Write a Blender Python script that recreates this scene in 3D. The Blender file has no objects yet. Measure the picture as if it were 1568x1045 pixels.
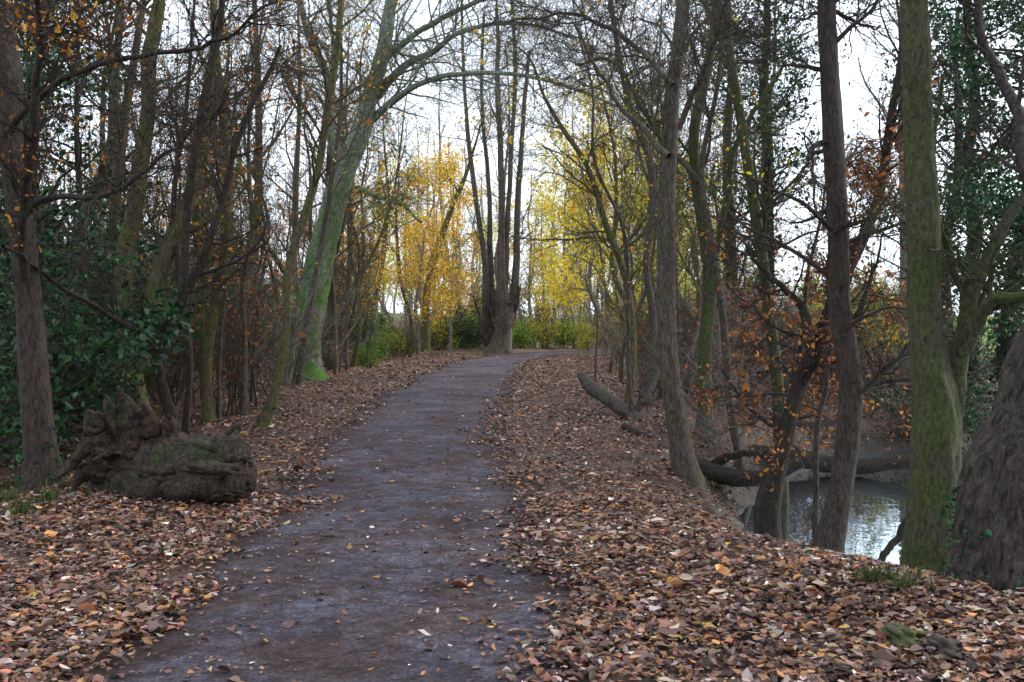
import bpy, math, numpy as np
from mathutils import Vector
rng=np.random.default_rng(12)
sc=bpy.context.scene
F=1524.; CX=784.; HY=490.; H=1.6     # focal length / principal values of the survey (level camera 1.6 m above path)
def P(px,py,d): return np.array([(px-CX)/F*d, d, H-(py-HY)/F*d])
def ss(a,b,x):
    t=np.clip((x-a)/(b-a),0,1); return t*t*(3-2*t)
# ---------------------------------------------------------------- terrain
def resample(pts,n):
    pts=np.asarray(pts,float); m=len(pts)
    if m==2: return pts[0]+(pts[1]-pts[0])*np.linspace(0,1,n)[:,None]
    Q=np.vstack([2*pts[0]-pts[1],pts,2*pts[-1]-pts[-2]])
    seg=np.linalg.norm(np.diff(pts[:,:min(3,pts.shape[1])],axis=0),axis=1); cum=np.r_[0,np.cumsum(seg)]
    s=np.linspace(0,cum[-1],n); i=np.clip(np.searchsorted(cum,s,side='right')-1,0,m-2)
    t=((s-cum[i])/np.maximum(seg[i],1e-9))[:,None]
    a,b,c,d=Q[i],Q[i+1],Q[i+2],Q[i+3]
    return .5*((2*b)+(-a+c)*t+(2*a-5*b+4*c-d)*t*t+(-a+3*b-3*c+d)*t**3)
PATH=resample([(-.7,-10),(-.72,0),(-.76,4.4),(-.8,6),(-.92,7.9),(-1.2,11.6),(-1.4,15),(-1.42,22),(-1.2,30),(-.45,40),(1.4,47),(5,52),(11,56),(22,59),(45,60)],70)
STREAM=resample([(11,-8),(8.6,0),(6.9,5),(4.9,7.8),(4.1,9.8),(4.75,13),(6.8,16.5),(12,18.5),(25,19.5),(60,23),(140,30)],80)
STREAM=STREAM[np.r_[np.arange(0,22),np.arange(22,80,6),79]]
def pdist(x,y,L):
    x=np.asarray(x,float).ravel(); y=np.asarray(y,float).ravel(); out=np.full(len(x),1e18)
    for a,b in zip(L[:-1],L[1:]):
        ab=b-a; t=np.clip(((x-a[0])*ab[0]+(y-a[1])*ab[1])/(ab@ab),0,1)
        out=np.minimum(out,(x-a[0]-t*ab[0])**2+(y-a[1]-t*ab[1])**2)
    return np.sqrt(out)
def wn(x,y,s,seed=0):
    r=np.random.default_rng(seed); o=0
    for k in range(5):
        a=r.uniform(0,6.28); f=s*1.7**k*r.uniform(.8,1.2)
        o=o+np.sin((x*math.cos(a)+y*math.sin(a))*f+r.uniform(0,6.28)+1.3*np.sin((x*math.sin(a)-y*math.cos(a))*f*.7))/1.45**k
    return o/2.4
def hgt(x,y,dp=None,ds=None):
    shp=np.shape(x); x=np.asarray(x,float).ravel(); y=np.asarray(y,float).ravel()
    if dp is None: dp=pdist(x,y,PATH)
    if ds is None: ds=pdist(x,y,STREAM)
    off=ss(1.3,3.2,dp)
    z=off*(.07*wn(x,y,.9,3)+.05*wn(x,y,3.1,4)+.02)
    z=z-.28*np.exp(-((x+5.6)/1.0)**2)*ss(-10,0,y)*(1-ss(14,22,y))
    z=z+ss(7,14,-x)*.55*off
    z=z+ss(8,30,x)*.2+ss(62,110,y)*1.8*off
    t=np.clip((ds-1.3)/(3.35-1.3),0,1)
    bank=1.25*(1-t)**2
    bank=bank*(1+.18*wn(x,y,1.6,9)*(t<1))+.05*wn(x,y,5,19)*np.exp(-((ds-1.9)/.6)**2)
    z=z-bank
    return z.reshape(shp)
def h1(x,y): return float(hgt(np.array([x]),np.array([y]))[0])
def hit(px,py):
    d=np.linspace(3,90,900); q=np.array([P(px,py,k) for k in d]); g=hgt(q[:,0],q[:,1])
    i=np.where(q[:,2]<=g)[0]; return d[i[0]] if len(i) else 60.
# ---------------------------------------------------------------- mesh helpers
def mkmesh(name,V,Q,C=None,mat=None,smooth=True,split=None,mat2=None):
    V=np.asarray(V,np.float32); Q=np.asarray(Q,np.int32)
    me=bpy.data.meshes.new(name)
    me.vertices.add(len(V)); me.vertices.foreach_set("co",V.ravel())
    me.loops.add(Q.size); me.loops.foreach_set("vertex_index",Q.ravel())
    me.polygons.add(len(Q)); me.polygons.foreach_set("loop_start",np.arange(0,Q.size,Q.shape[1],dtype=np.int32))
    if mat: me.materials.append(mat)
    if mat2: me.materials.append(mat2)
    me.update(calc_edges=True)
    me.polygons.foreach_set("use_smooth",np.full(len(Q),smooth))
    if split is not None:
        mi=np.zeros(len(Q),np.int32); mi[split:]=1; me.polygons.foreach_set("material_index",mi)
    if C is not None:
        a=me.color_attributes.new("Col",'FLOAT_COLOR','POINT')
        a.data.foreach_set("color",np.c_[C,np.ones(len(C))].astype(np.float32).ravel())
    return me
def merged(name,V,Q,mat,lv_,mat2):
    if lv_ is None: return mkmesh(name,V,Q,None,mat)
    V2,Q2,C2=lv_
    return mkmesh(name,np.vstack([V,V2]),np.vstack([Q,Q2+len(V)]),np.vstack([np.full((len(V),3),.1),C2]),mat,True,len(Q),mat2)
def mkobj(name,me,parent=None,loc=None):
    o=bpy.data.objects.new(name,me); sc.collection.objects.link(o)
    if parent: o.parent=parent
    if loc is not None: o.location=loc
    return o
class Buf:
    def __init__(s): s.V=[];s.Q=[];s.n=0
    def add(s,V,Q): s.V.append(V); s.Q.append(Q+s.n); s.n+=len(V)
    def get(s): return np.vstack(s.V),np.vstack(s.Q)
def tubes(pts,R,sides,rough=0.,lob=0.,ridge=0.):
    m,n,_=pts.shape
    T=np.gradient(pts,axis=1); T/=np.linalg.norm(T,axis=2,keepdims=True)+1e-9
    ref=rng.normal(size=(m,3)); N=np.cross(T[:,0],ref); N/=np.linalg.norm(N,axis=1,keepdims=True)+1e-9
    th=np.arange(sides)/sides*2*np.pi; V=np.empty((m,n,sides,3))
    ph=rng.uniform(0,6.28,(8,)); s=np.cumsum(np.linalg.norm(np.diff(pts,axis=1,prepend=pts[:,:1]),axis=2),axis=1)
    for i in range(n):
        N=N-(N*T[:,i]).sum(1,keepdims=True)*T[:,i]; N/=np.linalg.norm(N,axis=1,keepdims=True)+1e-9
        B=np.cross(T[:,i],N)
        r=R[:,i][:,None]*np.ones(sides)
        if rough or lob:
            si=s[:,i][:,None]
            f=1+lob*(.5*np.sin(3*th+ph[0]+si*.8)+.35*np.sin(2*th+ph[1]-si*1.3)+.3*np.sin(5*th+ph[2]+si*.5)) \
                 +rough*(np.sin(4*th+ph[3]+si*7)*np.sin(si*5+ph[4])+.6*np.sin(7*th+si*13+ph[5]))
            if ridge:
                wv=.9*np.sin(si*5+ph[6]+2*th)+.5*np.sin(si*13+3*th+ph[7])
                f=f+ridge*(np.abs(np.sin(6*th+wv+ph[0]))**.6*1.1+np.abs(np.sin(11*th-1.7*wv+si*1.5+ph[1]))**.7*.7+.35*np.sin(si*31+5*th)*np.sin(9*th+si*7)-1)
            r=r*f
        V[:,i]=pts[:,i][:,None]+r[:,:,None]*(np.cos(th)[None,:,None]*N[:,None]+np.sin(th)[None,:,None]*B[:,None])
    idx=np.arange(m*n*sides).reshape(m,n,sides)
    a=idx[:,:-1]; b=idx[:,1:]
    Q=np.stack([a,np.roll(a,-1,2),np.roll(b,-1,2),b],-1).reshape(-1,4)
    return V.reshape(-1,3),Q
def grow(st,dr,L,r0,n,wander,up,rtip=.3):
    m=len(st); pts=np.empty((m,n,3)); pts[:,0]=st; d=dr.copy(); step=(L/(n-1))[:,None]
    for i in range(1,n):
        d=d+wander*rng.normal(size=(m,3)); d[:,2]+=up; d/=np.linalg.norm(d,axis=1,keepdims=True)
        pts[:,i]=pts[:,i-1]+d*step
    R=r0[:,None]*(1-(1-rtip)*np.linspace(0,1,n)[None]); return pts,R
def spawn(pts,R,k,t0,t1,ang,L,rf,rmin,rmax=9):
    m,n,_=pts.shape; t=rng.uniform(t0,t1,(m,k)); f=t*(n-1); i=np.minimum(f.astype(int),n-2); w=(f-i)[...,None]
    mi=np.arange(m)[:,None]
    p=pts[mi,i]*(1-w)+pts[mi,i+1]*w; T=pts[mi,i+1]-pts[mi,i]; T/=np.linalg.norm(T,axis=2,keepdims=True)+1e-9
    q=rng.normal(size=(m,k,3)); q-=(q*T).sum(2,keepdims=True)*T; q/=np.linalg.norm(q,axis=2,keepdims=True)+1e-9
    a=np.radians(ang+rng.normal(0,12,(m,k)))[...,None]
    d=np.cos(a)*T+np.sin(a)*q
    r=np.clip((R[mi,i]*(1-w[...,0])+R[mi,i+1]*w[...,0])*rf*rng.uniform(.7,1.2,(m,k)),rmin,rmax)
    l=L*rng.uniform(.45,1.25,(m,k))*(1.15-.55*t)
    return p.reshape(-1,3),d.reshape(-1,3),l.ravel(),r.ravel()
def twigs(buf,pts,R,levels):
    out=[]
    for (k,n,sides,t0,ang,L,rf,rmin,rmax,wander,up) in levels:
        s,d,l,r=spawn(pts,R,k,t0,1.,ang,L,rf,rmin,rmax)
        pts,R=grow(s,d,l,r,n,wander,up)
        buf.add(*tubes(pts,R,sides)); out.append(pts)
    return out
def leafmesh(C,size,pal,flat=False,jit=.35,szv=.3,droop=0.):
    m=len(C); 
    if flat:
        tilt=np.abs(rng.normal(0,.34,m)); az=rng.uniform(0,6.28,m)
        Nn=np.c_[np.sin(tilt)*np.cos(az),np.sin(tilt)*np.sin(az),np.cos(tilt)]
    else:
        Nn=rng.normal(size=(m,3))+np.array([0,0,.6]); Nn/=np.linalg.norm(Nn,axis=1,keepdims=True)
    A=rng.normal(size=(m,3)); A[:,2]-=droop; A-=(A*Nn).sum(1,keepdims=True)*Nn; A/=np.linalg.norm(A,axis=1,keepdims=True)+1e-9
    B=np.cross(Nn,A)
    s=(size*np.exp(rng.normal(0,szv,m)))[:,None]
    w=s*rng.uniform(.2,.4,m)[:,None]; cu=s*rng.uniform(-.08,.3,m)[:,None]; bend=s*rng.uniform(-.15,.25,m)[:,None]; w2=w*rng.uniform(.5,1.1,(m,1))
    v=[C-A*s*.5+Nn*bend, C-A*s*.15+B*w+Nn*cu, C+A*s*.22+B*w2+Nn*cu*.7, C+A*s*.5+Nn*bend, C+A*s*.22-B*w*.8+Nn*cu, C-A*s*.15-B*w2+Nn*cu]
    V=np.stack(v,1).reshape(-1,3); b=np.arange(m)[:,None]*6
    Q=np.stack([b+np.array([0,1,2,3]),b+np.array([0,3,4,5])],1).reshape(-1,4)
    pal=np.asarray(pal,float); col=pal[rng.integers(0,len(pal),m)]*np.exp(rng.normal(0,jit,(m,1)))*(1+rng.normal(0,.06,(m,3)))
    return V,Q,np.repeat(np.clip(col,.002,.9),6,0)
# ---------------------------------------------------------------- materials
def newmat(n):
    m=bpy.data.materials.new(n); m.use_nodes=True; nt=m.node_tree; return m,nt,nt.nodes,nt.links,nt.nodes["Principled BSDF"]
def bark(name,c1,c2,moss=.0,mossz=None,mosscol=(.045,.085,.012),sc_=1.,bump=.8,mossb=0.,zs=.3):
    m,nt,N,L,b=newmat(name); tc=N.new("ShaderNodeTexCoord"); mp=N.new("ShaderNodeMapping"); mp.inputs["Scale"].default_value=(1,1,zs)
    L.new(tc.outputs["Object"],mp.inputs[0])
    n1=N.new("ShaderNodeTexNoise"); n1.inputs["Scale"].default_value=38*sc_; n1.inputs["Detail"].default_value=6; n1.inputs["Roughness"].default_value=.72; n1.inputs["Distortion"].default_value=.6; L.new(mp.outputs[0],n1.inputs[0])
    n2=N.new("ShaderNodeTexNoise"); n2.inputs["Scale"].default_value=2.6; n2.inputs["Detail"].default_value=8; n2.inputs["Roughness"].default_value=.75; L.new(tc.outputs["Object"],n2.inputs[0])
    r=N.new("ShaderNodeValToRGB"); r.color_ramp.elements[0].position=.38; r.color_ramp.elements[1].position=.64
    r.color_ramp.elements[0].color=(*c1,1); r.color_ramp.elements[1].color=(*c2,1); L.new(n1.outputs[0],r.inputs[0])
    r2=N.new("ShaderNodeMapRange"); r2.inputs[1].default_value=.60-moss*.18-mossb; r2.inputs[2].default_value=.70-moss*.10-mossb; L.new(n2.outputs[0],r2.inputs[0]); r2.inputs[4].default_value=min(.9,.45+moss*.45)
    fac=r2.outputs[0]
    if mossz:
        sx=N.new("ShaderNodeSeparateXYZ"); L.new(tc.outputs["Object"],sx.inputs[0])
        mr=N.new("ShaderNodeMapRange"); mr.inputs[1].default_value=mossz[0]; mr.inputs[2].default_value=mossz[1]; mr.inputs[3].default_value=1; mr.inputs[4].default_value=.25; L.new(sx.outputs[2],mr.inputs[0])
        mu=N.new("ShaderNodeMath"); mu.operation='MULTIPLY'; L.new(fac,mu.inputs[0]); L.new(mr.outputs[0],mu.inputs[1]); fac=mu.outputs[0]
    rv=N.new("ShaderNodeValToRGB"); rv.color_ramp.elements[0].position=.36; rv.color_ramp.elements[0].color=(.4,.38,.4,1); rv.color_ramp.elements[1].position=.66; rv.color_ramp.elements[1].color=(1.2,1.2,1.15,1); L.new(n1.outputs[0],rv.inputs[0])
    mm=N.new("ShaderNodeMixRGB"); mm.blend_type='MULTIPLY'; mm.inputs[0].default_value=1; mm.inputs[1].default_value=(*mosscol,1); L.new(rv.outputs[0],mm.inputs[2])
    mx=N.new("ShaderNodeMix"); mx.data_type='RGBA'; L.new(fac,mx.inputs[0]); L.new(r.outputs[0],mx.inputs[6]); L.new(mm.outputs[0],mx.inputs[7])
    L.new(mx.outputs[2],b.inputs["Base Color"]); b.inputs["Roughness"].default_value=.85; b.inputs["Specular IOR Level"].default_value=.3
    bp=N.new("ShaderNodeBump"); bp.inputs["Strength"].default_value=bump; bp.inputs["Distance"].default_value=.035; L.new(n1.outputs[0],bp.inputs["Height"]); L.new(bp.outputs[0],b.inputs["Normal"])
    return m
B_brown=bark("bark_brown",(.016,.012,.01),(.085,.062,.05),.2)
B_grey=bark("bark_grey",(.026,.022,.018),(.14,.115,.095),.5,mosscol=(.085,.095,.03))
B_olive=bark("bark_olive",(.034,.03,.016),(.17,.145,.08),.7,mosscol=(.13,.145,.03),mossb=.02)
B_green=bark("bark_algae",(.02,.019,.012),(.105,.095,.06),.85,mosscol=(.07,.092,.022),mossb=.05,zs=.45)
B_mossy=bark("bark_mossy",(.05,.05,.042),(.34,.36,.31),1.,mossz=(3.2,6.5),mosscol=(.09,.215,.012),sc_=.6,mossb=.05,zs=.5)
B_dark=bark("bark_dark",(.01,.008,.006),(.052,.039,.03),.25)
B_haze=bark("bark_far_haze",(.1,.09,.083),(.34,.31,.285),.35,mosscol=(.18,.18,.09))  # grey bark with distance haze put into its colour as a paler tone
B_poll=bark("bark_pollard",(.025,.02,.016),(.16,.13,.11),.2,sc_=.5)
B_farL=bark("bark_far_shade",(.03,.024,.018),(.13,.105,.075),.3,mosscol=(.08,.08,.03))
B_thick=bark("bark_fissured",(.006,.005,.004),(.08,.06,.05),.3,sc_=.7,bump=1.,mosscol=(.045,.055,.02))
def leafmat(name,trans=.35,rough=.6):
    m,nt,N,L,b=newmat(name); at=N.new("ShaderNodeAttribute"); at.attribute_name="Col"
    L.new(at.outputs[0],b.inputs["Base Color"]); b.inputs["Roughness"].default_value=rough; b.inputs["Specular IOR Level"].default_value=.3
    if trans>0:
        t=N.new("ShaderNodeBsdfTranslucent"); L.new(at.outputs[0],t.inputs[0]); mx=N.new("ShaderNodeMixShader"); mx.inputs[0].default_value=trans
        L.new(b.outputs[0],mx.inputs[1]); L.new(t.outputs[0],mx.inputs[2]); L.new(mx.outputs[0],N["Material Output"].inputs[0])
    return m
M_leaf=leafmat("tree_leaf",.5); M_litter=leafmat("litter_leaf",0,.6); M_ever=leafmat("evergreen_leaf",.2,.45)
def groundmat():
    m,nt,N,L,b=newmat("woodland_soil"); at=N.new("ShaderNodeAttribute"); at.attribute_name="Col"
    tc=N.new("ShaderNodeTexCoord"); v=N.new("ShaderNodeTexVoronoi"); v.inputs["Scale"].default_value=17; v.inputs["Randomness"].default_value=1
    n0=N.new("ShaderNodeTexNoise"); n0.inputs["Scale"].default_value=9; n0.inputs["Detail"].default_value=3
    ad=N.new("ShaderNodeMixRGB"); ad.blend_type='ADD'; ad.inputs[0].default_value=.12; L.new(tc.outputs["Object"],ad.inputs[1]); L.new(tc.outputs["Object"],n0.inputs[0]); L.new(n0.outputs[1],ad.inputs[2]); L.new(ad.outputs[0],v.inputs[0])
    sp=N.new("ShaderNodeSeparateColor"); L.new(v.outputs["Color"],sp.inputs[0])
    r=N.new("ShaderNodeValToRGB"); e=r.color_ramp.elements; e[0].color=(.35,.35,.4,1); e[1].color=(1.9,1.7,1.5,1); k=e.new(.6); k.color=(1.,.9,.8,1); L.new(sp.outputs[0],r.inputs[0])
    mu=N.new("ShaderNodeMixRGB"); mu.blend_type='MULTIPLY'; mu.inputs[0].default_value=1; L.new(at.outputs[0],mu.inputs[1]); L.new(r.outputs[0],mu.inputs[2])
    L.new(mu.outputs[0],b.inputs["Base Color"]); b.inputs["Roughness"].default_value=.8
    bp=N.new("ShaderNodeBump"); bp.inputs["Strength"].default_value=.7; bp.inputs["Distance"].default_value=.03; L.new(sp.outputs[1],bp.inputs["Height"]); L.new(bp.outputs[0],b.inputs["Normal"]); return m
def pathmat():
    m,nt,N,L,b=newmat("path_earth"); tc=N.new("ShaderNodeTexCoord"); at=N.new("ShaderNodeAttribute"); at.attribute_name="Col"
    def noise(s,d,r,dist=0):
        n=N.new("ShaderNodeTexNoise"); n.inputs["Scale"].default_value=s; n.inputs["Detail"].default_value=d; n.inputs["Roughness"].default_value=r; n.inputs["Distortion"].default_value=dist; L.new(tc.outputs["Object"],n.inputs[0]); return n
    def ramp(src,a,ca,b_,cb):
        r=N.new("ShaderNodeValToRGB"); e=r.color_ramp.elements; e[0].position=a; e[0].color=(*ca,1); e[1].position=b_; e[1].color=(*cb,1); L.new(src,r.inputs[0]); return r.outputs[0]
    def mul(a,b_): 
        q=N.new("ShaderNodeMixRGB"); q.blend_type='MULTIPLY'; q.inputs[0].default_value=1; L.new(a,q.inputs[1]); L.new(b_,q.inputs[2]); return q.outputs[0]
    n1=noise(1.5,9,.72,.5); n2=noise(55,5,.8); n3=noise(7,8,.78,.8); n4=noise(.7,3,.5)
    v=N.new("ShaderNodeTexVoronoi"); v.inputs["Scale"].default_value=42; L.new(tc.outputs["Object"],v.inputs[0])
    sp=N.new("ShaderNodeSeparateColor"); L.new(v.outputs["Color"],sp.inputs[0])
    c=ramp(n1.outputs[0],.42,(.125,.09,.092),.6,(.165,.165,.225))
    mx=N.new("ShaderNodeMixRGB"); L.new(at.outputs["Fac"],mx.inputs[0]); L.new(c,mx.inputs[1]); mx.inputs[2].default_value=(.07,.042,.034,1); c=mx.outputs[0]
    c=mul(c,ramp(n2.outputs[0],.38,(.36,.34,.34),.64,(1.45,1.42,1.42)))
    c=mul(c,ramp(n3.outputs[0],.42,(.45,.4,.4),.6,(1.15,1.15,1.15)))
    c=mul(c,ramp(n4.outputs[0],.4,(.72,.68,.68),.6,(1.1,1.1,1.1)))
    c=mul(c,ramp(sp.outputs[0],.88,(1,1,1),.97,(1.7,1.6,1.5)))
    L.new(c,b.inputs["Base Color"]); b.inputs["Roughness"].default_value=.8; b.inputs["Specular IOR Level"].default_value=.25
    a1=N.new("ShaderNodeMath"); a1.operation='MULTIPLY_ADD'; L.new(n3.outputs[0],a1.inputs[0]); a1.inputs[1].default_value=2.; L.new(n2.outputs[0],a1.inputs[2])
    a2=N.new("ShaderNodeMath"); a2.operation='MULTIPLY_ADD'; L.new(v.outputs[0],a2.inputs[0]); a2.inputs[1].default_value=-.6; L.new(a1.outputs[0],a2.inputs[2])
    bp=N.new("ShaderNodeBump"); bp.inputs["Strength"].default_value=1.; bp.inputs["Distance"].default_value=.03; L.new(a2.outputs[0],bp.inputs["Height"]); L.new(bp.outputs[0],b.inputs["Normal"]); return m
def watermat():
    m,nt,N,L,b=newmat("stream_water"); b.inputs["Base Color"].default_value=(.012,.014,.01,1); b.inputs["Roughness"].default_value=.4
    g=N.new("ShaderNodeBsdfGlossy"); g.inputs["Roughness"].default_value=.02; g.inputs[0].default_value=(.78,.9,1,1)
    mx=N.new("ShaderNodeMixShader"); mx.inputs[0].default_value=.82; L.new(b.outputs[0],mx.inputs[1]); L.new(g.outputs[0],mx.inputs[2]); L.new(mx.outputs[0],N["Material Output"].inputs[0])
    tc=N.new("ShaderNodeTexCoord"); n=N.new("ShaderNodeTexNoise"); n.inputs["Scale"].default_value=4; n.inputs["Detail"].default_value=2; L.new(tc.outputs["Object"],n.inputs[0])
    bp=N.new("ShaderNodeBump"); bp.inputs["Strength"].default_value=.06; bp.inputs["Distance"].default_value=.05; L.new(n.outputs[0],bp.inputs["Height"]); L.new(bp.outputs[0],g.inputs["Normal"]); return m
# ---------------------------------------------------------------- ground, path, stream
u=np.linspace(-1,1,430); gx=np.sinh(u*5.4)/np.sinh(5.4)*600
v=np.linspace(-.62,1,450); gy=8+np.sinh(v*5.4)/np.sinh(5.4)*700
X,Y=np.meshgrid(gx,gy); 
nx,ny=len(gx),len(gy); idx=np.arange(nx*ny).reshape(ny,nx)
Q=np.stack([idx[:-1,:-1],idx[:-1,1:],idx[1:,1:],idx[1:,:-1]],-1).reshape(-1,4)
xf,yf=X.ravel(),Y.ravel(); ds=pdist(xf,yf,STREAM); Z=hgt(xf,yf,None,ds)
col=np.tile(np.array([.06,.034,.024]),(len(xf),1))
def mixc(col,c,w): return col*(1-w[:,None])+np.array(c)*w[:,None]
far=ss(14,30,yf)
col=mixc(col,(.12,.065,.04),far*.8)
col=mixc(col,(.08,.11,.02),ss(-.1,.5,wn(xf,yf,.45,21))*ss(40,55,yf))
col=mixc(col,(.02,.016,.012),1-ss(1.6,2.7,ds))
field=ss(13,16,xf)*ss(24,28,yf)
col=mixc(col,(.17,.38,.04),field)
col=mixc(col,(.04,.07,.012),ss(.2,.6,wn(xf,yf,1.3,31))*ss(2.6,3.4,-xf)*(1-ss(9,14,yf))*.7)
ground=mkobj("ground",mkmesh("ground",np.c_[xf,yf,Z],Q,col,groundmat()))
pl=resample(PATH,420); T=np.gradient(pl,axis=0); T/=np.linalg.norm(T,axis=1,keepdims=True); Nn=np.c_[T[:,1],-T[:,0]]
hw=1.22+.25*ss(14,24,pl[:,1]); c=np.linspace(-1,1,25)
e1=hw+.16*wn(pl[:,1],pl[:,0]*0,2.2,5); e2=hw+.16*wn(pl[:,1],pl[:,0]*0,2.4,6)
off=np.where(c[None]<0,c[None]*e1[:,None],c[None]*e2[:,None])
V=np.c_[(pl[:,0][:,None]+Nn[:,0][:,None]*off).ravel(),(pl[:,1][:,None]+Nn[:,1][:,None]*off).ravel(),np.tile(.006+.014*(1-c**2),(len(pl),1)).ravel()]
V[:,2]+=.006*wn(V[:,0],V[:,1],2.5,8)*np.tile(1-c**4,len(pl))
ed=np.clip(ss(.66,1.0,np.tile(np.abs(c),len(pl))+.2*wn(V[:,0],V[:,1],3.2,17)),0,1)
idx=np.arange(len(V)).reshape(len(pl),25); Q=np.stack([idx[:-1,:-1],idx[:-1,1:],idx[1:,1:],idx[1:,:-1]],-1).reshape(-1,4)
mkobj("footpath",mkmesh("footpath",V,Q,np.repeat(ed[:,None],3,1),pathmat()))
st=resample(STREAM,200); T=np.gradient(st,axis=0); T/=np.linalg.norm(T,axis=1,keepdims=True); Nn=np.c_[T[:,1],-T[:,0]]
c=np.array([-2.2,0,2.2]); V=np.c_[(st[:,0][:,None]+Nn[:,0][:,None]*c).ravel(),(st[:,1][:,None]+Nn[:,1][:,None]*c).ravel(),np.full(len(st)*3,-.84)]
idx=np.arange(len(V)).reshape(-1,3); Q=np.stack([idx[:-1,:-1],idx[:-1,1:],idx[1:,1:],idx[1:,:-1]],-1).reshape(-1,4)
mkobj("stream_water",mkmesh("stream_water",V,Q,None,watermat()))
# ---------------------------------------------------------------- leaf litter
LP=[(.16,.075,.048),(.2,.09,.05),(.125,.06,.043),(.075,.038,.03),(.25,.115,.055),(.28,.2,.155),(.19,.125,.1),(.135,.072,.067),(.04,.024,.021),(.29,.14,.05),(.105,.052,.044),(.055,.031,.027),(.22,.09,.045),(.36,.29,.25)]
def scatter(n,dmin,dmax):
    d=rng.uniform(dmin,dmax,n); x=rng.uniform(-1,1,n)*(.62*d+1.6); return x,d
x,y=scatter(350000,3.2,46); x2,y2=scatter(90000,3.2,9); x=np.r_[x,x2]; y=np.r_[y,y2]
dp=pdist(x,y,PATH); ds=pdist(x,y,STREAM); hwv=1.06+.28*ss(14,24,y)
edge=(dp-hwv)+.3*wn(x,y,2.3,41)+.14*wn(x,y,7,42)+.06
pr=.075+.925*ss(-.3,.3,edge); pr=np.where(edge<-.3,.05*ss(-1.3,-.3,edge)+.025,pr)
pr*=.35+.65*ss(-.5,.3,wn(x,y,2.6,43))+.06
pr*=ss(1.6,1.85,ds)
keep=rng.uniform(0,1,len(x))<pr; x,y,dp,edge,ds=x[keep],y[keep],dp[keep],edge[keep],ds[keep]
z=hgt(x,y,dp,ds)+np.where(dp<1.35,.022,.006)+np.abs(rng.normal(0,.014,len(x)))*(edge>0)+.003
size=.044*(1+.4*ss(12,40,y))*np.where(edge<-.2,rng.uniform(.35,.95,len(x)),1)
V,Q,C=leafmesh(np.c_[x,y,z],size,LP,flat=True,jit=.42,szv=.36)
mkobj("leaf_litter",mkmesh("leaf_litter",V,Q,C,M_litter,False))
x,y=scatter(1700,3.4,30); k=(pdist(x,y,STREAM)>1.85)&((pdist(x,y,PATH)>1.1)|(rng.uniform(0,1,len(x))<.3)); x=x[k];y=y[k]
V,Q,C=leafmesh(np.c_[x,y,hgt(x,y)+.032],.05,[(.5,.3,.04),(.5,.42,.33),(.48,.22,.05),(.45,.38,.3)],flat=True,jit=.2)
mkobj("fresh_fallen_leaves",mkmesh("fresh_fallen_leaves",V,Q,C,M_litter,False))
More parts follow.
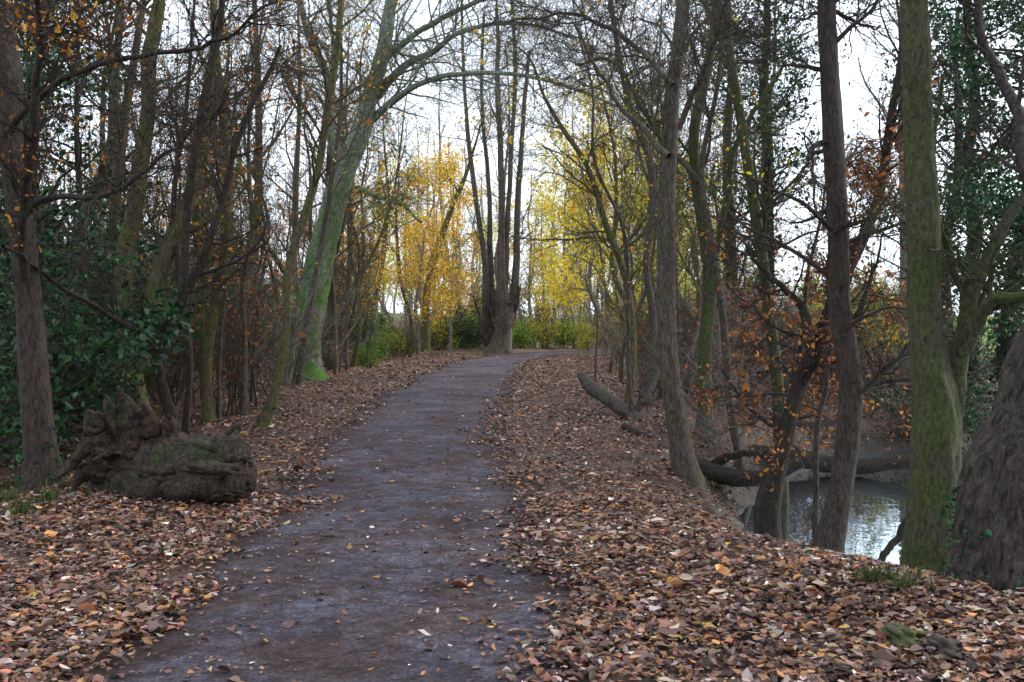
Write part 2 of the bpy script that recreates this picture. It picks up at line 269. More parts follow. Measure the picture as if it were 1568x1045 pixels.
# ---------------------------------------------------------------- individual trees
FG=[(13,9,5,.3,52,1.5,.42,.008,.03,.18,.03),(9,7,3,.12,45,.75,.5,.0045,.011,.22,.02),(8,5,3,.1,42,.35,.6,.003,.0055,.24,.0)]
def lv(k1=13,L1=1.5,t0=.3,ang=52,up=.03):
    a=list(map(list,FG)); a[0][0]=int(k1*1.3);a[0][5]=L1*1.2;a[0][3]=t0;a[0][4]=ang;a[0][10]=up; a[1][5]=L1*.6; a[2][5]=L1*.28; return a
def track(ctrl,d,dd):
    pts=[];R=[]
    for i,(px,py,w) in enumerate(ctrl):
        t=i/(len(ctrl)-1); di=d+dd*t; pts.append(P(px,py,di)); R.append(w/F*di/2)
    return np.array(pts),np.array(R)
IVY2=[(.012,.045,.018),(.02,.065,.025),(.03,.09,.035)]
def tree(name,ctrl,mat,d=None,dd=0.,ext=4.,levels=None,limbs=(),leaves=None,flare=.5,rough=.04,n=60,lsz=.055,sides=20,ridge=0.,climb=None):
    if d is None: d=hit(ctrl[0][0],ctrl[0][1])
    pts,R=track(ctrl,d,dd)
    g=h1(pts[0,0],pts[0,1])
    base=pts[0].copy(); base[2]=min(g-.15,pts[0,2]-.1)
    pts=np.vstack([base,pts]); R=np.r_[R[0]*1.08,R]
    if ext:
        dirv=pts[-1]-pts[-2]; dirv/=np.linalg.norm(dirv); dirv[2]+=.4; dirv/=np.linalg.norm(dirv)
        pts=np.vstack([pts,pts[-1]+dirv*ext*.5,pts[-1]+dirv*ext+rng.normal(0,.2,3)]); R=np.r_[R,R[-1]*.6,R[-1]*.15]
    q=resample(np.c_[pts,R],n); 
    hh=np.maximum(q[:,2]-g,0); q[:,3]=np.maximum(q[:,3],.004)*(1+flare*np.exp(-hh/.22)*(1 if flare else 0))
    j=min(.18*q[:,3].mean()+.006,.03)
    q[:,:2]+=np.c_[np.interp(np.arange(n),np.linspace(0,n,14),rng.normal(0,j,14)),np.interp(np.arange(n),np.linspace(0,n,14),rng.normal(0,j,14))]
    q[:,3]*=1+np.interp(np.arange(n),np.linspace(0,n,18),rng.normal(0,.045,18))
    if n>100:
        ker=np.hanning(15); ker/=ker.sum(); qp=np.pad(q,((7,7),(0,0)),'edge'); q=np.stack([np.convolve(qp[:,k],ker,'valid') for k in range(4)],1)
    buf=Buf(); tp=q[None,:,:3]; tr=q[None,:,3]
    V0,Q0=tubes(tp,tr,sides,rough,.12,ridge); buf.add(V0,Q0); tips=[]
    tips+=twigs(buf,tp,tr,levels if levels is not None else lv())
    for lb in limbs:
        lp,lr=track(lb[2],lb[0],lb[1]-lb[0]); lq=resample(np.c_[lp,lr],28); lq[:,3]=np.maximum(lq[:,3],.003)
        lq[1:,:3]+=np.cumsum(rng.normal(0,.012,(27,3)),0)
        buf.add(*tubes(lq[None,:,:3],lq[None,:,3],12,.05,.08,ridge*.8))
        tips+=twigs(buf,lq[None,:,:3],lq[None,:,3],lv(*(lb[3] if len(lb)>3 else (9,1.0,.15))))
    V,Q=buf.get(); org=np.array([pts[0,0],pts[0,1],g]); o=mkobj(name,mkmesh(name,V-org,Q,None,mat),loc=org)
    if leaves:
        cnt,pal=leaves; tp=np.vstack([t.reshape(-1,3) for t in tips[-1:]+tips[-2:-1]+tips[2:3]]); c=tp[rng.integers(0,len(tp),cnt)]+rng.normal(0,.04,(cnt,3))
        V,Q,C=leafmesh(c-org,lsz,pal,droop=.8); mkobj("leaves",mkmesh("leaves",V,Q,C,M_leaf,False),parent=o)
    if climb:
        cnt,zmax=climb; cand=V0[(V0[:,2]<g+zmax)&(V0[:,2]>g-.1)]; wt=np.exp(-(cand[:,2]-g)/(zmax*.45)); hub=cand[rng.choice(len(cand),max(10,cnt//30),p=wt/wt.sum())]
        c=hub[rng.integers(0,len(hub),cnt)]+rng.normal(0,.09,(cnt,3)); 
        st_=max(1,len(cand)//1500); cs=cand[::st_]
        jj=((c[:,None,:]-cs[None])**2).sum(2).argmin(1); near=cs[jj]+rng.normal(0,.02,(cnt,3)); ax=np.array([np.interp(near[:,2],q[:,2],q[:,k]) for k in (0,1)]).T
        dv=near[:,:2]-ax; dv/=np.linalg.norm(dv,axis=1,keepdims=True)+1e-6; c=near+np.c_[dv*.02,np.zeros(cnt)]+rng.normal(0,.02,(cnt,3))
        V,Q,C=leafmesh(c-org,.038,IVY2,droop=.6); mkobj("ivy",mkmesh("ivy",V,Q,C,M_ever,False),parent=o)
    return o
ORG=[(.45,.18,.03),(.32,.12,.03),(.55,.28,.04),(.22,.085,.03)]
BRN=[(.26,.1,.045),(.36,.15,.06),(.18,.075,.04)]
YEL=[(.88,.66,.04),(.75,.58,.04),(.85,.5,.04)]
YG=[(.55,.56,.06),(.44,.46,.05),(.8,.68,.06)]
IVY=[(.012,.045,.014),(.02,.07,.02),(.035,.1,.035),(.01,.03,.012)]
# left bank
tree("oak_tree",[(72,745,46),(55,600,42),(40,450,38),(25,300,36),(14,120,34),(8,0,32)],B_brown,levels=lv(15,1.8,.4),
  limbs=[(9.6,7.6,[(22,345,13),(60,300,10),(140,292,8),(215,268,7),(290,215,5),(345,150,4)],(14,.9,.1)),
         (9.6,8,[(15,200,14),(90,130,10),(200,88,8),(330,68,6),(430,10,4)],(16,1.1,.1)),
         (9.6,8,[(38,430,16),(45,330,14),(75,200,12),(95,70,10),(85,-40,8)],(12,1.0,.2))],leaves=(1100,ORG),climb=(260,.7),ridge=.03,lsz=.045)
tree("sycamore_tree",[(212,640,34),(195,520,28),(190,400,27),(212,280,25),(225,160,22),(238,40,20)],B_olive,d=15.5,levels=lv(12,1.8,.4),
  limbs=[(15.4,15.6,[(222,560,30),(235,440,28),(262,360,26),(300,270,20),(310,180,18),(330,60,14)],(10,1.4,.2))],leaves=(900,ORG),climb=(300,1.3))
tree("hawthorn_tree",[(268,658,17),(245,575,16),(240,520,17),(280,450,15),(285,330,12),(310,180,11),(340,0,9)],B_dark,d=12.6,levels=lv(14,1.4,.4),
  limbs=[(12.6,8.5,[(238,520,13),(190,495,8),(120,450,7),(60,405,6),(10,370,5)],(10,.7,.1)),(12.6,13,[(240,515,14),(290,430,14),(340,300,11),(370,180,8),(430,60,5)],(12,1.1,.1))],leaves=(450,ORG))
tree("ash_tree",[(322,640,18),(318,530,16),(335,440,15),(350,320,13),(345,200,12),(330,60,10)],B_olive,d=16.5,levels=lv(13,1.6,.4),
  limbs=[(16.5,16.5,[(318,540,15),(305,430,13),(300,300,11),(325,180,9),(330,80,6)],(9,1.2,.2))])
tree("young_ash_tree",[(150,640,13),(135,520,12),(128,380,10),(120,220,8),(118,80,6)],B_dark,d=14,levels=lv(12,1.3,.3))
tree("hazel_tree",[(402,658,15),(425,590,14),(438,500,14),(441,410,13),(470,320,12),(492,230,11),(512,110,10),(525,0,9)],B_olive,levels=lv(16,1.5,.35),
  limbs=[(15,14,[(440,420,9),(410,360,7),(385,280,5),(330,210,3)],(8,.9,.1))],leaves=(260,ORG),climb=(120,.8))
tree("young_hazel_tree",[(372,640,9),(375,560,8),(372,450,8),(385,340,7),(380,220,5),(395,90,4)],B_grey,d=17,levels=lv(12,1.4,.25))
tree("young_ash_tree",[(285,650,10),(290,540,9),(272,420,9),(268,300,8),(285,150,6)],B_brown,d=15.5,levels=lv(12,1.3,.3))
tree("mossy_oak_tree",[(465,582,54),(470,520,44),(480,450,42),(497,370,39),(522,270,36),(548,205,29),(572,130,22),(590,50,19),(600,0,17)],B_mossy,levels=lv(20,3.2,.5,50),flare=.35,n=80,sides=26,rough=.05,ridge=.05,
  limbs=[(27.5,22,[(545,205,15),(595,160,11),(650,128,8),(720,117,7),(800,122,6),(870,142,5),(940,170,4)],(26,1.8,.1)),
         (27.5,24,[(565,160,16),(610,110,12),(665,80,9),(700,52,7),(790,38,5),(880,60,4)],(26,2.0,.1)),
         (27.5,23,[(580,100,12),(640,50,9),(720,10,7),(810,-10,5),(900,-5,4)],(22,2.0,.1)),
         (27.5,28,[(520,270,22),(505,190,16),(500,120,13),(470,40,10),(450,-60,8)],(18,2.2,.1)),
         (27,25,[(548,290,12),(580,298,8),(615,308,6),(650,335,4)],(10,1.2,.1))],leaves=(1100,YEL+ORG),lsz=.085)
# old pollard where the path bends
tree("pollard_tree",[(763,541,32),(766,515,25),(770,490,27),(773,470,24),(768,425,12),(768,300,9),(764,180,8),(762,60,6)],B_poll,flare=.4,levels=lv(14,3.,.4,35,.05),n=80,rough=.12,ridge=.16,sides=26,
  limbs=[(48,48,[(758,525,14),(744,480,13),(740,400,9),(720,260,7),(708,120,5),(706,0,4)],(12,2.4,.2)),
         (48,48,[(773,495,16),(787,440,12),(792,330,9),(800,200,7),(812,80,5)],(12,2.4,.2)),
         (48,47,[(771,480,14),(776,380,9),(782,260,7),(790,120,6),(784,0,5)],(12,2.4,.2)),
         (48,49,[(765,500,12),(754,440,10),(750,300,7),(738,160,5),(742,20,4)],(10,2.4,.2)),
         (48,47,[(755,537,18),(742,515,10),(736,490,6),(728,460,3)],(8,1.2,.3)),(48,47,[(778,500,14),(792,468,8),(797,440,4)],(8,1.2,.3))])
tree("leaning_oak_tree",[(650,528,15),(652,470,12),(660,410,11),(688,330,9),(712,270,6)],B_olive,d=49,levels=lv(12,2.6,.3),ext=3,leaves=(900,YEL),lsz=.12)
# right bank
tree("alder_tree",[(1056,742,38),(1035,640,31),(1022,540,28),(1020,430,26),(1022,300,25),(1030,170,24),(1045,0,20)],B_grey,levels=lv(12,1.3,.5,40,.06),
  limbs=[(11.2,12,[(1024,240,12),(985,190,8),(930,120,6),(880,30,4)],(14,1.1,.1)),(11.2,10.5,[(1040,200,10),(1080,120,8),(1120,20,6)],(10,.9,.1)),
         (11.2,13,[(1030,130,9),(970,60,7),(880,20,5),(790,30,3)],(14,1.1,.1))],flare=.35,ridge=.05)
tree("willow_tree",[(1076,668,22),(1080,560,20),(1088,430,19),(1072,310,18),(1068,200,17),(1090,60,15)],B_green,levels=lv(14,1.6,.4),
  limbs=[(14.5,14,[(1088,420,12),(1110,300,9),(1130,200,8),(1200,90,5)],(10,1.2,.1)),(14.5,16,[(1070,280,10),(1010,200,7),(950,90,5),(890,90,3)],(14,1.2,.1))])
tree("arching_hazel_tree",[(958,640,12),(968,560,12),(962,450,11),(930,350,10),(900,260,8),(868,205,7),(835,150,5)],B_olive,ext=1.5,levels=lv(17,1.5,.2),leaves=(400,YEL))
tree("hazel_tree",[(985,600,14),(1000,500,13),(990,400,12),(998,260,11),(960,150,9),(935,0,7)],B_grey,d=18,levels=lv(16,1.6,.3),leaves=(400,YEL))
tree("hazel_tree",[(1140,745,14),(1118,620,13),(1110,500,12),(1092,380,11),(1075,260,9),(1100,120,7)],B_grey,levels=lv(12,1.3,.3))
tree("ash_tree",[(1195,700,20),(1192,600,18),(1170,450,17),(1158,330,16),(1140,210,15),(1118,100,12),(1112,0,10)],B_green,d=13.2,levels=lv(14,1.5,.3),leaves=(350,YEL+BRN))
tree("redwood_tree",[(1262,866,54),(1282,780,38),(1296,660,33),(1294,520,31),(1288,380,31),(1278,230,30),(1272,100,28),(1268,0,27)],B_brown,d=10.0,levels=lv(24,1.1,.2,75,-.02),flare=.3,ridge=.07,sides=26)
tree("leaning_alder_tree",[(1178,790,34),(1195,700,26),(1218,610,24),(1262,490,21),(1305,390,19),(1345,290,15),(1365,190,12)],B_dark,d=11,dd=1.,levels=lv(16,1.2,.2),ext=2,
  limbs=[(11.2,11.6,[(1240,560,16),(1228,470,12),(1180,430,8),(1140,380,6)],(8,.9,.1))],leaves=(400,BRN))
tree("beech_sapling",[(1165,760,10),(1210,640,9),(1225,540,8),(1235,420,6),(1260,330,4)],B_brown,d=12,levels=lv(16,1.1,.2,75,0),ext=1,leaves=(1500,BRN+ORG[:1]),lsz=.055)
tree("beech_sapling",[(1250,700,8),(1262,600,8),(1280,500,6),(1310,400,4)],B_brown,d=11,levels=lv(12,1.0,.2,75,0),ext=1,leaves=(1000,BRN+ORG[:1]),lsz=.052)
tree("split_alder_tree",[(1428,915,84),(1432,800,76),(1433,700,74),(1434,625,75),(1428,585,60),(1416,520,49),(1412,400,48),(1410,250,45),(1402,100,41),(1398,0,38)],B_green,d=7.9,levels=lv(9,1.2,.5),rough=.04,n=140,sides=48,ridge=.035,climb=(200,.5),
  limbs=[(7.9,8.0,[(1440,720,44),(1464,600,34),(1484,500,26),(1500,420,20),(1550,320,16),(1610,230,11)],(7,.8,.3)),
         (7.95,7.4,[(1475,540,28),(1500,478,18),(1540,462,16),(1600,455,12)],(6,.6,.3)),
         (7.9,8.4,[(1478,520,16),(1470,440,12),(1440,350,9),(1430,250,7),(1450,120,5)],(8,.8,.2))])
tree("leaning_willow_tree",[(1566,1010,180),(1556,860,176),(1572,730,168),(1612,600,156),(1680,460,135),(1780,290,105)],B_thick,d=5.9,dd=.6,levels=lv(8,1.0,.6),rough=.03,flare=.12,n=220,ext=3,sides=110,ridge=.06,climb=(1500,.75),
  limbs=[(6.4,8.5,[(1680,480,40),(1600,330,24),(1566,230,20),(1555,140,16),(1510,60,13),(1495,-40,10)],(12,1.0,.3))])
# ivy clad trees on the far bank and left
def ivytree(name,px,d,hgt_m,r,n=9000,rad=.9,pal=IVY,lsz=.085,zl=0):
    bx=(px-CX)/F*d; g=h1(bx,d); top=g+hgt_m
    zc=np.linspace(g-.2,top,9); pts=np.c_[bx+np.cumsum(rng.normal(0,.12,9)),d+np.cumsum(rng.normal(0,.12,9)),zc]
    R=np.linspace(r,r*.25,9); q=resample(np.c_[pts,R],40); buf=Buf(); buf.add(*tubes(q[None,:,:3],q[None,:,3],12,.05,.1))
    tp=twigs(buf,q[None,:,:3],q[None,:,3],[(34,7,4,.22,65,rad*2.2,.4,.01,.04,.2,.0),(6,5,3,.2,45,rad*.9,.5,.005,.01,.25,-.02)])
    org=np.array([bx,d,g]); V,Q=buf.get(); o=mkobj(name,mkmesh(name,V-org,Q,None,B_dark),loc=org)
    a=np.vstack([t.reshape(-1,3) for t in tp]); a=a[a[:,2]>g+zl]; clump=a[rng.integers(0,len(a),110)]
    c=clump[rng.integers(0,110,n)]+rng.normal(0,.2*rad,(n,3))*np.array([1,1,.8]); 
    w=rng.uniform(0,1,n//4)*(len(q)-1); c[:n//4]=q[w.astype(int),:3]+rng.normal(0,.2,(n//4,3))
    V,Q,C=leafmesh(c-org,lsz,pal,droop=.6); mkobj("leaves",mkmesh("leaves",V,Q,C,M_ever,False),parent=o)
ivytree("ivy_clad_tree",1165,25,12,.22,9000,1.3,zl=5)
ivytree("ivy_clad_tree",1125,32,13,.24,8000,1.3,zl=5)
ivytree("ivy_clad_tree",1490,21,10,.2,9000,1.2,zl=3)
ivytree("ivy_clad_tree",1560,18,8.5,.2,9000,1.2,zl=2.5)
ivytree("ivy_clad_tree",1435,27,10,.2,5000,.9,zl=4)
ivytree("ivy_clad_tree",40,17,8,.2,8000,1.2)
ivytree("ivy_clad_tree",-60,14,8,.2,8000,1.2)
# ---------------------------------------------------------------- templates: distant wood, shrubs
def treetemplate(k,Ht,r,leaves=0,pal=None,lsz=.12,spread=1.,mat=None,k1=22,t0=.18,k2=7,k3=5):
    z=np.linspace(-.4,Ht,8); pts=np.c_[np.cumsum(rng.normal(0,.22,8)),np.cumsum(rng.normal(0,.22,8)),z]; pts[:2,:2]=0
    R=r*np.linspace(1,.12,8); R[0]*=1.25; q=resample(np.c_[pts,R],26); buf=Buf(); buf.add(*tubes(q[None,:,:3],q[None,:,3],8,.03,.08))
    tp=twigs(buf,q[None,:,:3],q[None,:,3],[(k1,8,4,t0,42,2.6*spread,.42,.007,.05,.13,.06),(k2,6,3,.15,42,1.3*spread,.5,.005,.018,.18,.03),(k3,4,3,.1,42,.65*spread,.6,.0033,.008,.2,.0)])
    V,Q=buf.get(); lm=None
    if leaves:
        a=tp[-1].reshape(-1,3); cl=a[rng.integers(0,len(a),max(60,leaves//30))]; ww=rng.integers(0,len(cl),leaves)
        lm=leafmesh(cl[ww]+rng.normal(0,.33,(leaves,3)),lsz,pal,droop=.5)
    return merged("wood_tree_%d"%k,V,Q,mat or B_haze,lm,M_leaf)
def inst(parent,me,x,y,s,nm="tree",tilt=None):
    o=mkobj(nm,me,parent,(x,y,h1(x,y))); o.rotation_euler=(0,0,rng.uniform(0,6.28)); o.scale=(s,s,s)
    if tilt: o.rotation_euler=(0,math.radians(tilt),0) if rng.uniform()<.5 else (.05,math.radians(tilt),.1)
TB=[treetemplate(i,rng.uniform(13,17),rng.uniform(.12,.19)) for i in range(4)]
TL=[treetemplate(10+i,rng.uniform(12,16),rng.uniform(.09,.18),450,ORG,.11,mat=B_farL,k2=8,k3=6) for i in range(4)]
TS=[treetemplate(30+i,12,.1,200,YEL,.08,1.15,mat=(B_grey,B_olive)[i%2],k1=26,t0=.3) for i in range(2)]
TP=[treetemplate(40+i,6.5,.038,60,ORG,.07,.45,mat=(B_grey,B_farL,B_olive)[i],k1=16,t0=.25) for i in range(3)]
TY=[treetemplate(20,12,.14,4500,YEL,.13,1.1),treetemplate(21,13,.14,3000,YG,.13,1.1),treetemplate(22,11,.14,4000,[(.85,.45,.04),(.7,.36,.04),(.85,.56,.05)],.13,1.1)]
wood=bpy.data.objects.new("distant_woodland",None); sc.collection.objects.link(wood)
def okpos(x,y,m=2.6): return pdist([x],[y],PATH)[0]>m and pdist([x],[y],STREAM)[0]>1.9
cnt=0
for _ in range(1200):
    y=19+rng.uniform(0,1)**.8*101; x=rng.uniform(-.64,.58)*y
    if not okpos(x,y): continue
    if y<46 and -5.2<x<5.5: continue
    if x>.22*y and rng.uniform()<.9: continue
    if x>14 and y>24 and y<75: continue
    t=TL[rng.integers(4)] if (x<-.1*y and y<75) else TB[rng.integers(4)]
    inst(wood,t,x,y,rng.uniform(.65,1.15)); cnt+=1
    if cnt>195: break
for (x,y,tl) in [(-5.3,33,12),(-6,29,14),(4.0,30,-8),(4.6,44,-8),(5.,25,-12),(-5.2,24,10)]:
    inst(wood,TS[rng.integers(2)],x,y,rng.uniform(.8,1.),tilt=tl)
for _ in range(34):   # wood behind and beside the viewpoint
    y=rng.uniform(-28,-3); x=rng.uniform(-20,20)
    if okpos(x,y): inst(wood,TL[rng.integers(4)],x,y,rng.uniform(.8,1.1))
for (px,d,k,s) in [(925,44,0,.95),(880,56,0,1.),(960,38,1,.8),(1010,50,1,1),(660,56,2,.95),(700,66,2,.9),(600,62,1,.9),(840,70,1,1),(905,74,0,1.1),(630,74,0,1.),(1100,48,0,.6),(1000,30,1,.6),(560,48,2,.7),(740,80,1,.9),(780,90,0,.9),(640,46,2,.75),(960,52,0,.9),(1060,40,1,.6),(820,58,0,.7),(1240,62,1,.4),(690,50,2,.6)]:
    inst(wood,TY[k],(px-CX)/F*d,d,s)
def shrubtemplate(k,n,pal,Ht=1.8,lsz=.07,mat=B_farL,mm=M_leaf):
    m=14; st=np.c_[rng.normal(0,.18,(m,2)),np.full(m,-.05)]; dr=np.c_[rng.normal(0,.45,(m,2)),np.ones(m)]; dr/=np.linalg.norm(dr,axis=1,keepdims=True)
    pts,R=grow(st,dr,Ht*rng.uniform(.6,1.2,m),np.full(m,.014),8,.12,.0); buf=Buf(); buf.add(*tubes(pts,R,4))
    tp=twigs(buf,pts,R,[(9,6,3,.2,45,.8,.5,.004,.01,.18,.02),(6,4,3,.1,42,.4,.6,.0028,.006,.2,.0)])
    V,Q=buf.get(); lm=None
    if n:
        a=tp[-1].reshape(-1,3); cl=a[rng.integers(0,len(a),max(40,n//25))]; c=cl[rng.integers(0,len(cl),n)]+rng.normal(0,.13,(n,3))
        lm=leafmesh(c,lsz,pal,droop=.4)
    return merged("shrub_%d"%k,V,Q,mat,lm,mm)
S_bare=[shrubtemplate(i,80,BRN,2.0,mat=(B_farL,B_haze,B_grey)[i]) for i in range(3)]
S_brown=[shrubtemplate(5+i,450,BRN,1.9,.055) for i in range(2)]
S_yg=[shrubtemplate(10+i,1300,[(.4,.42,.05),(.3,.33,.04),(.55,.46,.05),(.16,.22,.03)],1.7,.075) for i in range(2)]
S_gr=[shrubtemplate(15+i,2000,[(.1,.2,.03),(.14,.26,.04),(.24,.34,.05)],1.0,.075) for i in range(2)]
S_ev=[shrubtemplate(20+i,3200,IVY,2.4,.075,mm=M_ever) for i in range(3)]
def group(name): 
    e=bpy.data.objects.new(name,None); sc.collection.objects.link(e); return e
sap=group("saplings"); k=0
while k<66:
    y=rng.uniform(15,46); x=rng.uniform(-.42,.26)*y
    if pdist([x],[y],PATH)[0]<3.2 or pdist([x],[y],STREAM)[0]<2.2: continue
    if -4.4<x<-1 and y<24: continue
    inst(sap,TP[rng.integers(3)],x,y,rng.uniform(.7,1.5),"sapling",tilt=rng.uniform(-9,9)); k+=1
und=group("understory_shrubs"); cnt=0
for _ in range(420):
    y=rng.uniform(17,75); x=rng.uniform(-.6,.6)*y
    if not okpos(x,y,2.4) or pdist([x],[y],STREAM)[0]<2.4: continue
    if x>13 and y>24: continue
    if y<46 and -4.4<x<3.2: continue
    r=rng.uniform(); cnt+=1
    if y>40: t=S_yg[rng.integers(2)] if r<.5 else (S_gr[rng.integers(2)] if r<.65 else S_bare[rng.integers(3)])
    elif x<0: t=S_bare[rng.integers(3)] if r<.7 else (S_ev[rng.integers(3)] if r<.82 else S_brown[rng.integers(2)])
    else: t=S_bare[rng.integers(3)] if r<.55 else (S_brown[rng.integers(2)] if r<.83 else S_yg[rng.integers(2)])
    inst(und,t,x,y,rng.uniform(.7,1.5),"shrub")
    if cnt>215: break
for _ in range(46):
    y=rng.uniform(72,125); x=rng.uniform(-.45,.4)*y
    inst(und,(S_yg+S_bare+S_gr)[rng.integers(7)],x,y,rng.uniform(1.8,3.4),"shrub")
hol=group("holly_bushes")
for (px,d,s) in [(20,13,1.),(70,14,1.1),(120,17,1.1),(90,19,1.4),(160,21,1.2),(250,24,1.1),(30,16,1.3),(-30,12,1.2),(200,27,1.5),(400,32,1.),(270,30,1.4),(60,24,1.6),(140,28,1.7),(-40,20,1.6),
                 (1440,19,.8),(1350,26,.8),(720,52,1.),(735,50.5,.7)]:
    inst(hol,S_ev[rng.integers(3)],(px-CX)/F*d,d,s,"bush")
low=group("low_green_undergrowth")
for (px,d,s) in [(800,53,1.),(830,54,1.1),(860,56,1.),(890,55,1.1),(920,56,1.),(945,54,1.),(600,42,.8),(570,40,.7),(620,46,.9),(590,50,1.),(680,56,.9),(815,58,1.2),(875,62,1.2),(560,34,.6),(900,50,.6),
                 (1220,32,.7),(1330,40,.8),(1450,44,1.)]:
    inst(low,(S_gr+S_yg)[rng.integers(4)],(px-CX)/F*d,d,s,"plant")
thk=group("streamside_thicket")
for (px,d,s) in [(1100,18,1.),(1130,20,1.1),(1160,19,1.),(1060,20,1.1),(1020,23,1.1),(1010,19,.8),(1200,20.5,.8),(1250,21,.8),(1300,21.5,.8),(1080,26,1.3),(1180,25,1.),(1110,14.5,.7),(1150,30,1.3)]:
    t=(S_bare+S_brown)[rng.integers(5)]; x=(px-CX)/F*d
    if pdist([x],[d],STREAM)[0]>1.8: inst(thk,t,x,d,s,"shrub")
# ---------------------------------------------------------------- fallen timber and stump
def log(name,segs,mat,rough=.08,extra=(),ridge=.06,sides=24):
    buf=Buf(); 
    for s in [segs]+list(extra):
        s=np.array(s,float); q=resample(s,40); q[:,3]=np.maximum(q[:,3],.01); q[:,:3]+=np.cumsum(rng.normal(0,.006,(40,3)),0)
        e=q[-1].copy(); dv=q[-1,:3]-q[-2,:3]; dv/=np.linalg.norm(dv); e[:3]+=dv*.012; e[3]=.004
        b=q[0].copy(); dv=q[0,:3]-q[1,:3]; dv/=np.linalg.norm(dv); b[:3]+=dv*.012; b[3]=.004
        q=np.vstack([b,q,e]); buf.add(*tubes(q[None,:,:3],q[None,:,3],sides,rough,.12,ridge))
    V,Q=buf.get(); org=V.mean(0); return mkobj(name,mkmesh(name,V-org,Q,None,mat),loc=org)
def W(px,py,d,r): p=P(px,py,d); return (p[0],p[1],p[2],r)
log("fallen_log",[W(888,572,17.5,.05),W(905,590,17.2,.11),W(925,603,16.8,.105),W(955,622,16.3,.11),W(1000,650,15.5,.11),W(1060,690,14.5,.1)],B_grey,extra=[[W(975,628,16,.06),W(1000,600,16,.03),W(1008,575,16.2,.015)],[W(960,660,15.6,.03),W(985,690,15,.05),W(1030,700,14.5,.05)]])
log("fallen_trunk",[W(955,655,14.5,.08),W(1010,680,14,.11),W(1075,712,13.3,.12),W(1150,728,12.8,.1),W(1230,705,12.8,.07)],B_dark,extra=[[W(1090,715,13.2,.08),W(1120,690,13,.05),W(1175,680,13,.03)],[W(1000,680,14,.07),W(960,690,13.8,.04),W(945,672,13.7,.02)]])
log("fallen_trunk",[W(1120,690,16.2,.12),W(1200,700,15.8,.13),W(1290,712,15.6,.13),W(1380,706,15.4,.1),W(1440,695,15.2,.08)],B_dark)
log("fallen_branch",[W(1392,795,8.9,.035),W(1350,845,8.9,.03),W(1310,880,8.9,.025),W(1290,888,8.8,.01)],B_dark)
log("fallen_branch",[W(1180,640,13,.05),W(1260,650,13.4,.05),W(1330,600,13.8,.04),W(1400,590,14,.03)],B_dark)
# rotten stump: upturned, jagged root plate on the left, splintered log end on the right
buf=Buf(); 
def seg(a,ridge=.1,n=26,sides=26,rough=.05): 
    q=resample(np.array(a,float),n); q[1:-1,:3]+=rng.normal(0,.007,(n-2,3)); q[1:-1,3]*=1+rng.normal(0,.08,n-2); e=q[-1].copy(); e[:3]+=(q[-1,:3]-q[-2,:3])*.15; e[3]=.003
    b=q[0].copy(); b[:3]-=(q[1,:3]-q[0,:3])*.1; b[3]=.003
    q=np.vstack([b,q,e]); buf.add(*tubes(q[None,:,:3],q[None,:,3],sides,rough,.2,ridge))
seg([W(150,732,9.3,.12),W(200,728,9.1,.25),W(260,724,8.9,.27),W(320,722,8.7,.27),W(370,728,8.6,.24)],.12)
seg([W(150,695,9.3,.1),W(185,680,9.2,.2),W(235,684,9.1,.2),W(295,694,9.,.12)],.12)
A0=np.array(W(235,722,8.95,0)[:3]); A1=np.array(W(380,730,8.5,0)[:3])
for k in range(60):       # splinters of the split log
    th=rng.uniform(0,6.28); rr=rng.uniform(.18,.3); o=np.array([0,math.cos(th)*rr,math.sin(th)*rr*.9]); t0=rng.uniform(-.25,.6); t1=t0+rng.uniform(.25,.8); t1=min(t1,rng.uniform(.85,1.12))
    a=A0+(A1-A0)*t0+o*rng.uniform(.9,1.15); b=A0+(A1-A0)*t1+o*rng.uniform(.75,1.15); md=(a+b)/2+rng.normal(0,.02,3); r=rng.uniform(.015,.06)
    seg([(*a,r*.4),(*md,r),(*b,r*rng.uniform(.2,.7))],.1,14,10,.04)
for k in range(44):       # broken roots
    th=rng.uniform(-.3,3.6); ln=rng.uniform(.2,.48); c0=np.array(W(rng.uniform(155,260),rng.uniform(670,740),9.05,0)[:3])
    dr=np.array([math.cos(th)*.9,rng.uniform(-.6,.3),math.sin(th)*.9]); dr[0]=-abs(dr[0]) if rng.uniform()<.6 else dr[0]*.5; dr/=np.linalg.norm(dr); r=rng.uniform(.03,.1)
    p1=c0+dr*ln*.5+rng.normal(0,.05,3); p2=c0+dr*ln+rng.normal(0,.08,3)+np.array([0,0,-.04]); p2[2]=max(p2[2],.02)
    seg([(*c0,r),(*p1,r*.7),(*p2,r*.12)],.1,14,12,.06)
for a in [[(215,680,.15),(200,640,.1),(188,612,.05),(180,592,.01)],[(235,690,.13),(230,645,.07),(218,616,.012)],[(175,690,.13),(150,650,.08),(132,628,.015)],[(200,680,.13),(176,640,.08),(162,606,.01)],[(255,690,.12),(262,655,.07),(258,636,.015)],[(330,700,.1),(352,672,.07),(368,650,.02)]]:
    seg([W(p[0],p[1],9.0-.1*i,p[2]) for i,p in enumerate(a)],.14,16,16)
V,Q=buf.get(); org=V.mean(0)
M_rot=bark("rotten_wood",(.005,.004,.0035),(.09,.06,.044),.55,sc_=.6,bump=1.,mosscol=(.03,.06,.01),zs=1.)
mkobj("rotten_stump",mkmesh("rotten_stump",V-org,Q,None,M_rot),loc=org)
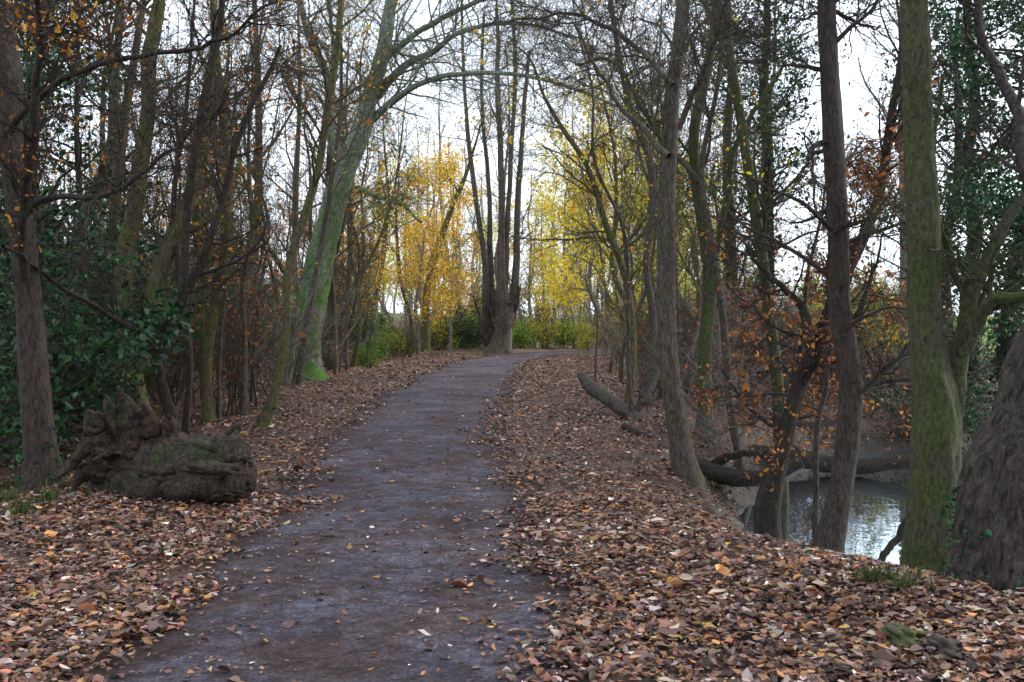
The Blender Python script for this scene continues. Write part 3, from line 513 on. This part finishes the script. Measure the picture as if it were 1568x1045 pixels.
# ---------------------------------------------------------------- grass tufts
def grass(name,spots,per,Lh,pal):
    Vs=[];Cs=[]
    for (x0,y0,rad) in spots:
        n=int(per*(rad/.2)**1.2)+30; a=rng.uniform(0,6.28,n); r=rad*np.abs(rng.normal(0,.7,n)); x=x0+r*np.cos(a); y=y0+r*np.sin(a); z=hgt(x,y)-.01
        d=rng.normal(0,.7,(n,2)); L_=Lh*rng.uniform(.25,1.3,n); w=.003+.002*rng.uniform(0,1,n)
        b=np.c_[x,y,z]; s=np.c_[-d[:,1],d[:,0],np.zeros(n)]; s/=np.linalg.norm(s,axis=1,keepdims=True); s*=w[:,None]
        m_=b+np.c_[d*.35*L_[:,None],L_*.7]; t=b+np.c_[d*L_[:,None],L_*(.95-.3*np.hypot(d[:,0],d[:,1]))]
        Vs.append(np.stack([b-s,b+s,m_+s*.8,m_-s*.8,t+s*.1,t-s*.1],1).reshape(-1,3))
        c=np.array(pal)[rng.integers(0,len(pal),n)]*np.exp(rng.normal(0,.3,(n,1))); Cs.append(np.repeat(c,6,0))
    V=np.vstack(Vs); C=np.vstack(Cs); b=np.arange(len(V)//6)[:,None]*6
    Q=np.stack([b+np.array([0,1,2,3]),b+np.array([3,2,4,5])],1).reshape(-1,4); mkobj(name,mkmesh(name,V,Q,C,M_leaf,False))
GP=[(.03,.065,.012),(.045,.09,.016),(.08,.1,.025)]
sp=[]
for (px,py,r) in [(30,790,.3),(10,770,.3),(70,770,.25),(120,745,.25),(1335,900,.12),(1365,893,.15),(1385,905,.12),(1075,745,.12),(1100,750,.1),(20,750,.3),(1170,800,.1),(1210,835,.08)]:
    d=hit(px,py); sp.append(((px-CX)/F*d,d,r))
grass("grass_tufts",sp,110,.12,GP)
def lump(name,px,py,r,mat,sq=.6):
    d=hit(px,py); x=(px-CX)/F*d
    import bmesh; bm=bmesh.new(); bmesh.ops.create_icosphere(bm,subdivisions=4,radius=r)
    for v_ in bm.verts:
        c=v_.co; f=1+.25*math.sin(c.x/r*3+px)+.18*math.sin(c.y/r*5+c.z/r*4)+.1*math.sin(c.x/r*11+c.z/r*9); c*=f; c.z*=sq
    me=bpy.data.meshes.new(name); bm.to_mesh(me); bm.free(); me.materials.append(mat); mkobj(name,me,loc=(x,d,h1(x,d)+r*.2))
lump("curled_dead_leaf",502,826,.04,B_dark); lump("bark_fragment",772,810,.045,B_dark); lump("mossy_stone",1385,985,.12,B_green,.4); lump("stone",1440,1000,.1,B_brown,.4)
# ---------------------------------------------------------------- light
w=bpy.data.worlds.new("World"); sc.world=w; w.use_nodes=True; N=w.node_tree.nodes; L=w.node_tree.links; bg=N["Background"]
AZ,EL=math.radians(62),math.radians(27)
sky=N.new("ShaderNodeTexSky"); sky.sky_type='NISHITA'; sky.sun_disc=False; sky.sun_elevation=EL; sky.sun_rotation=AZ; sky.dust_density=2
mx=N.new("ShaderNodeMixRGB"); mx.inputs[0].default_value=.78; mx.inputs[2].default_value=(14.8,16.2,18.2,1); L.new(sky.outputs[0],mx.inputs[1]); L.new(mx.outputs[0],bg.inputs[0]); bg.inputs[1].default_value=.14
s=bpy.data.lights.new("sun",'SUN'); s.energy=2.8; s.angle=math.radians(10); s.color=(1,.9,.74); so=bpy.data.objects.new("sun",s); sc.collection.objects.link(so)
so.rotation_euler=Vector((math.sin(AZ)*math.cos(EL),math.cos(AZ)*math.cos(EL),math.sin(EL))).to_track_quat('Z','Y').to_euler()
# ---------------------------------------------------------------- camera
cd=bpy.data.cameras.new("camera"); cam=bpy.data.objects.new("camera",cd); sc.collection.objects.link(cam); sc.camera=cam
cam.location=(0,0,H); cam.rotation_euler=(math.radians(90),0,0); cd.sensor_width=36; cd.lens=36*F/1568; cd.shift_y=-(522.5-HY)/1568; cd.clip_end=3000; cd.clip_start=.05
sc.view_settings.view_transform='Standard'; sc.view_settings.look='None'; sc.view_settings.exposure=0
print("polys",sum(len(o.data.polygons) for o in sc.objects if o.type=='MESH'))
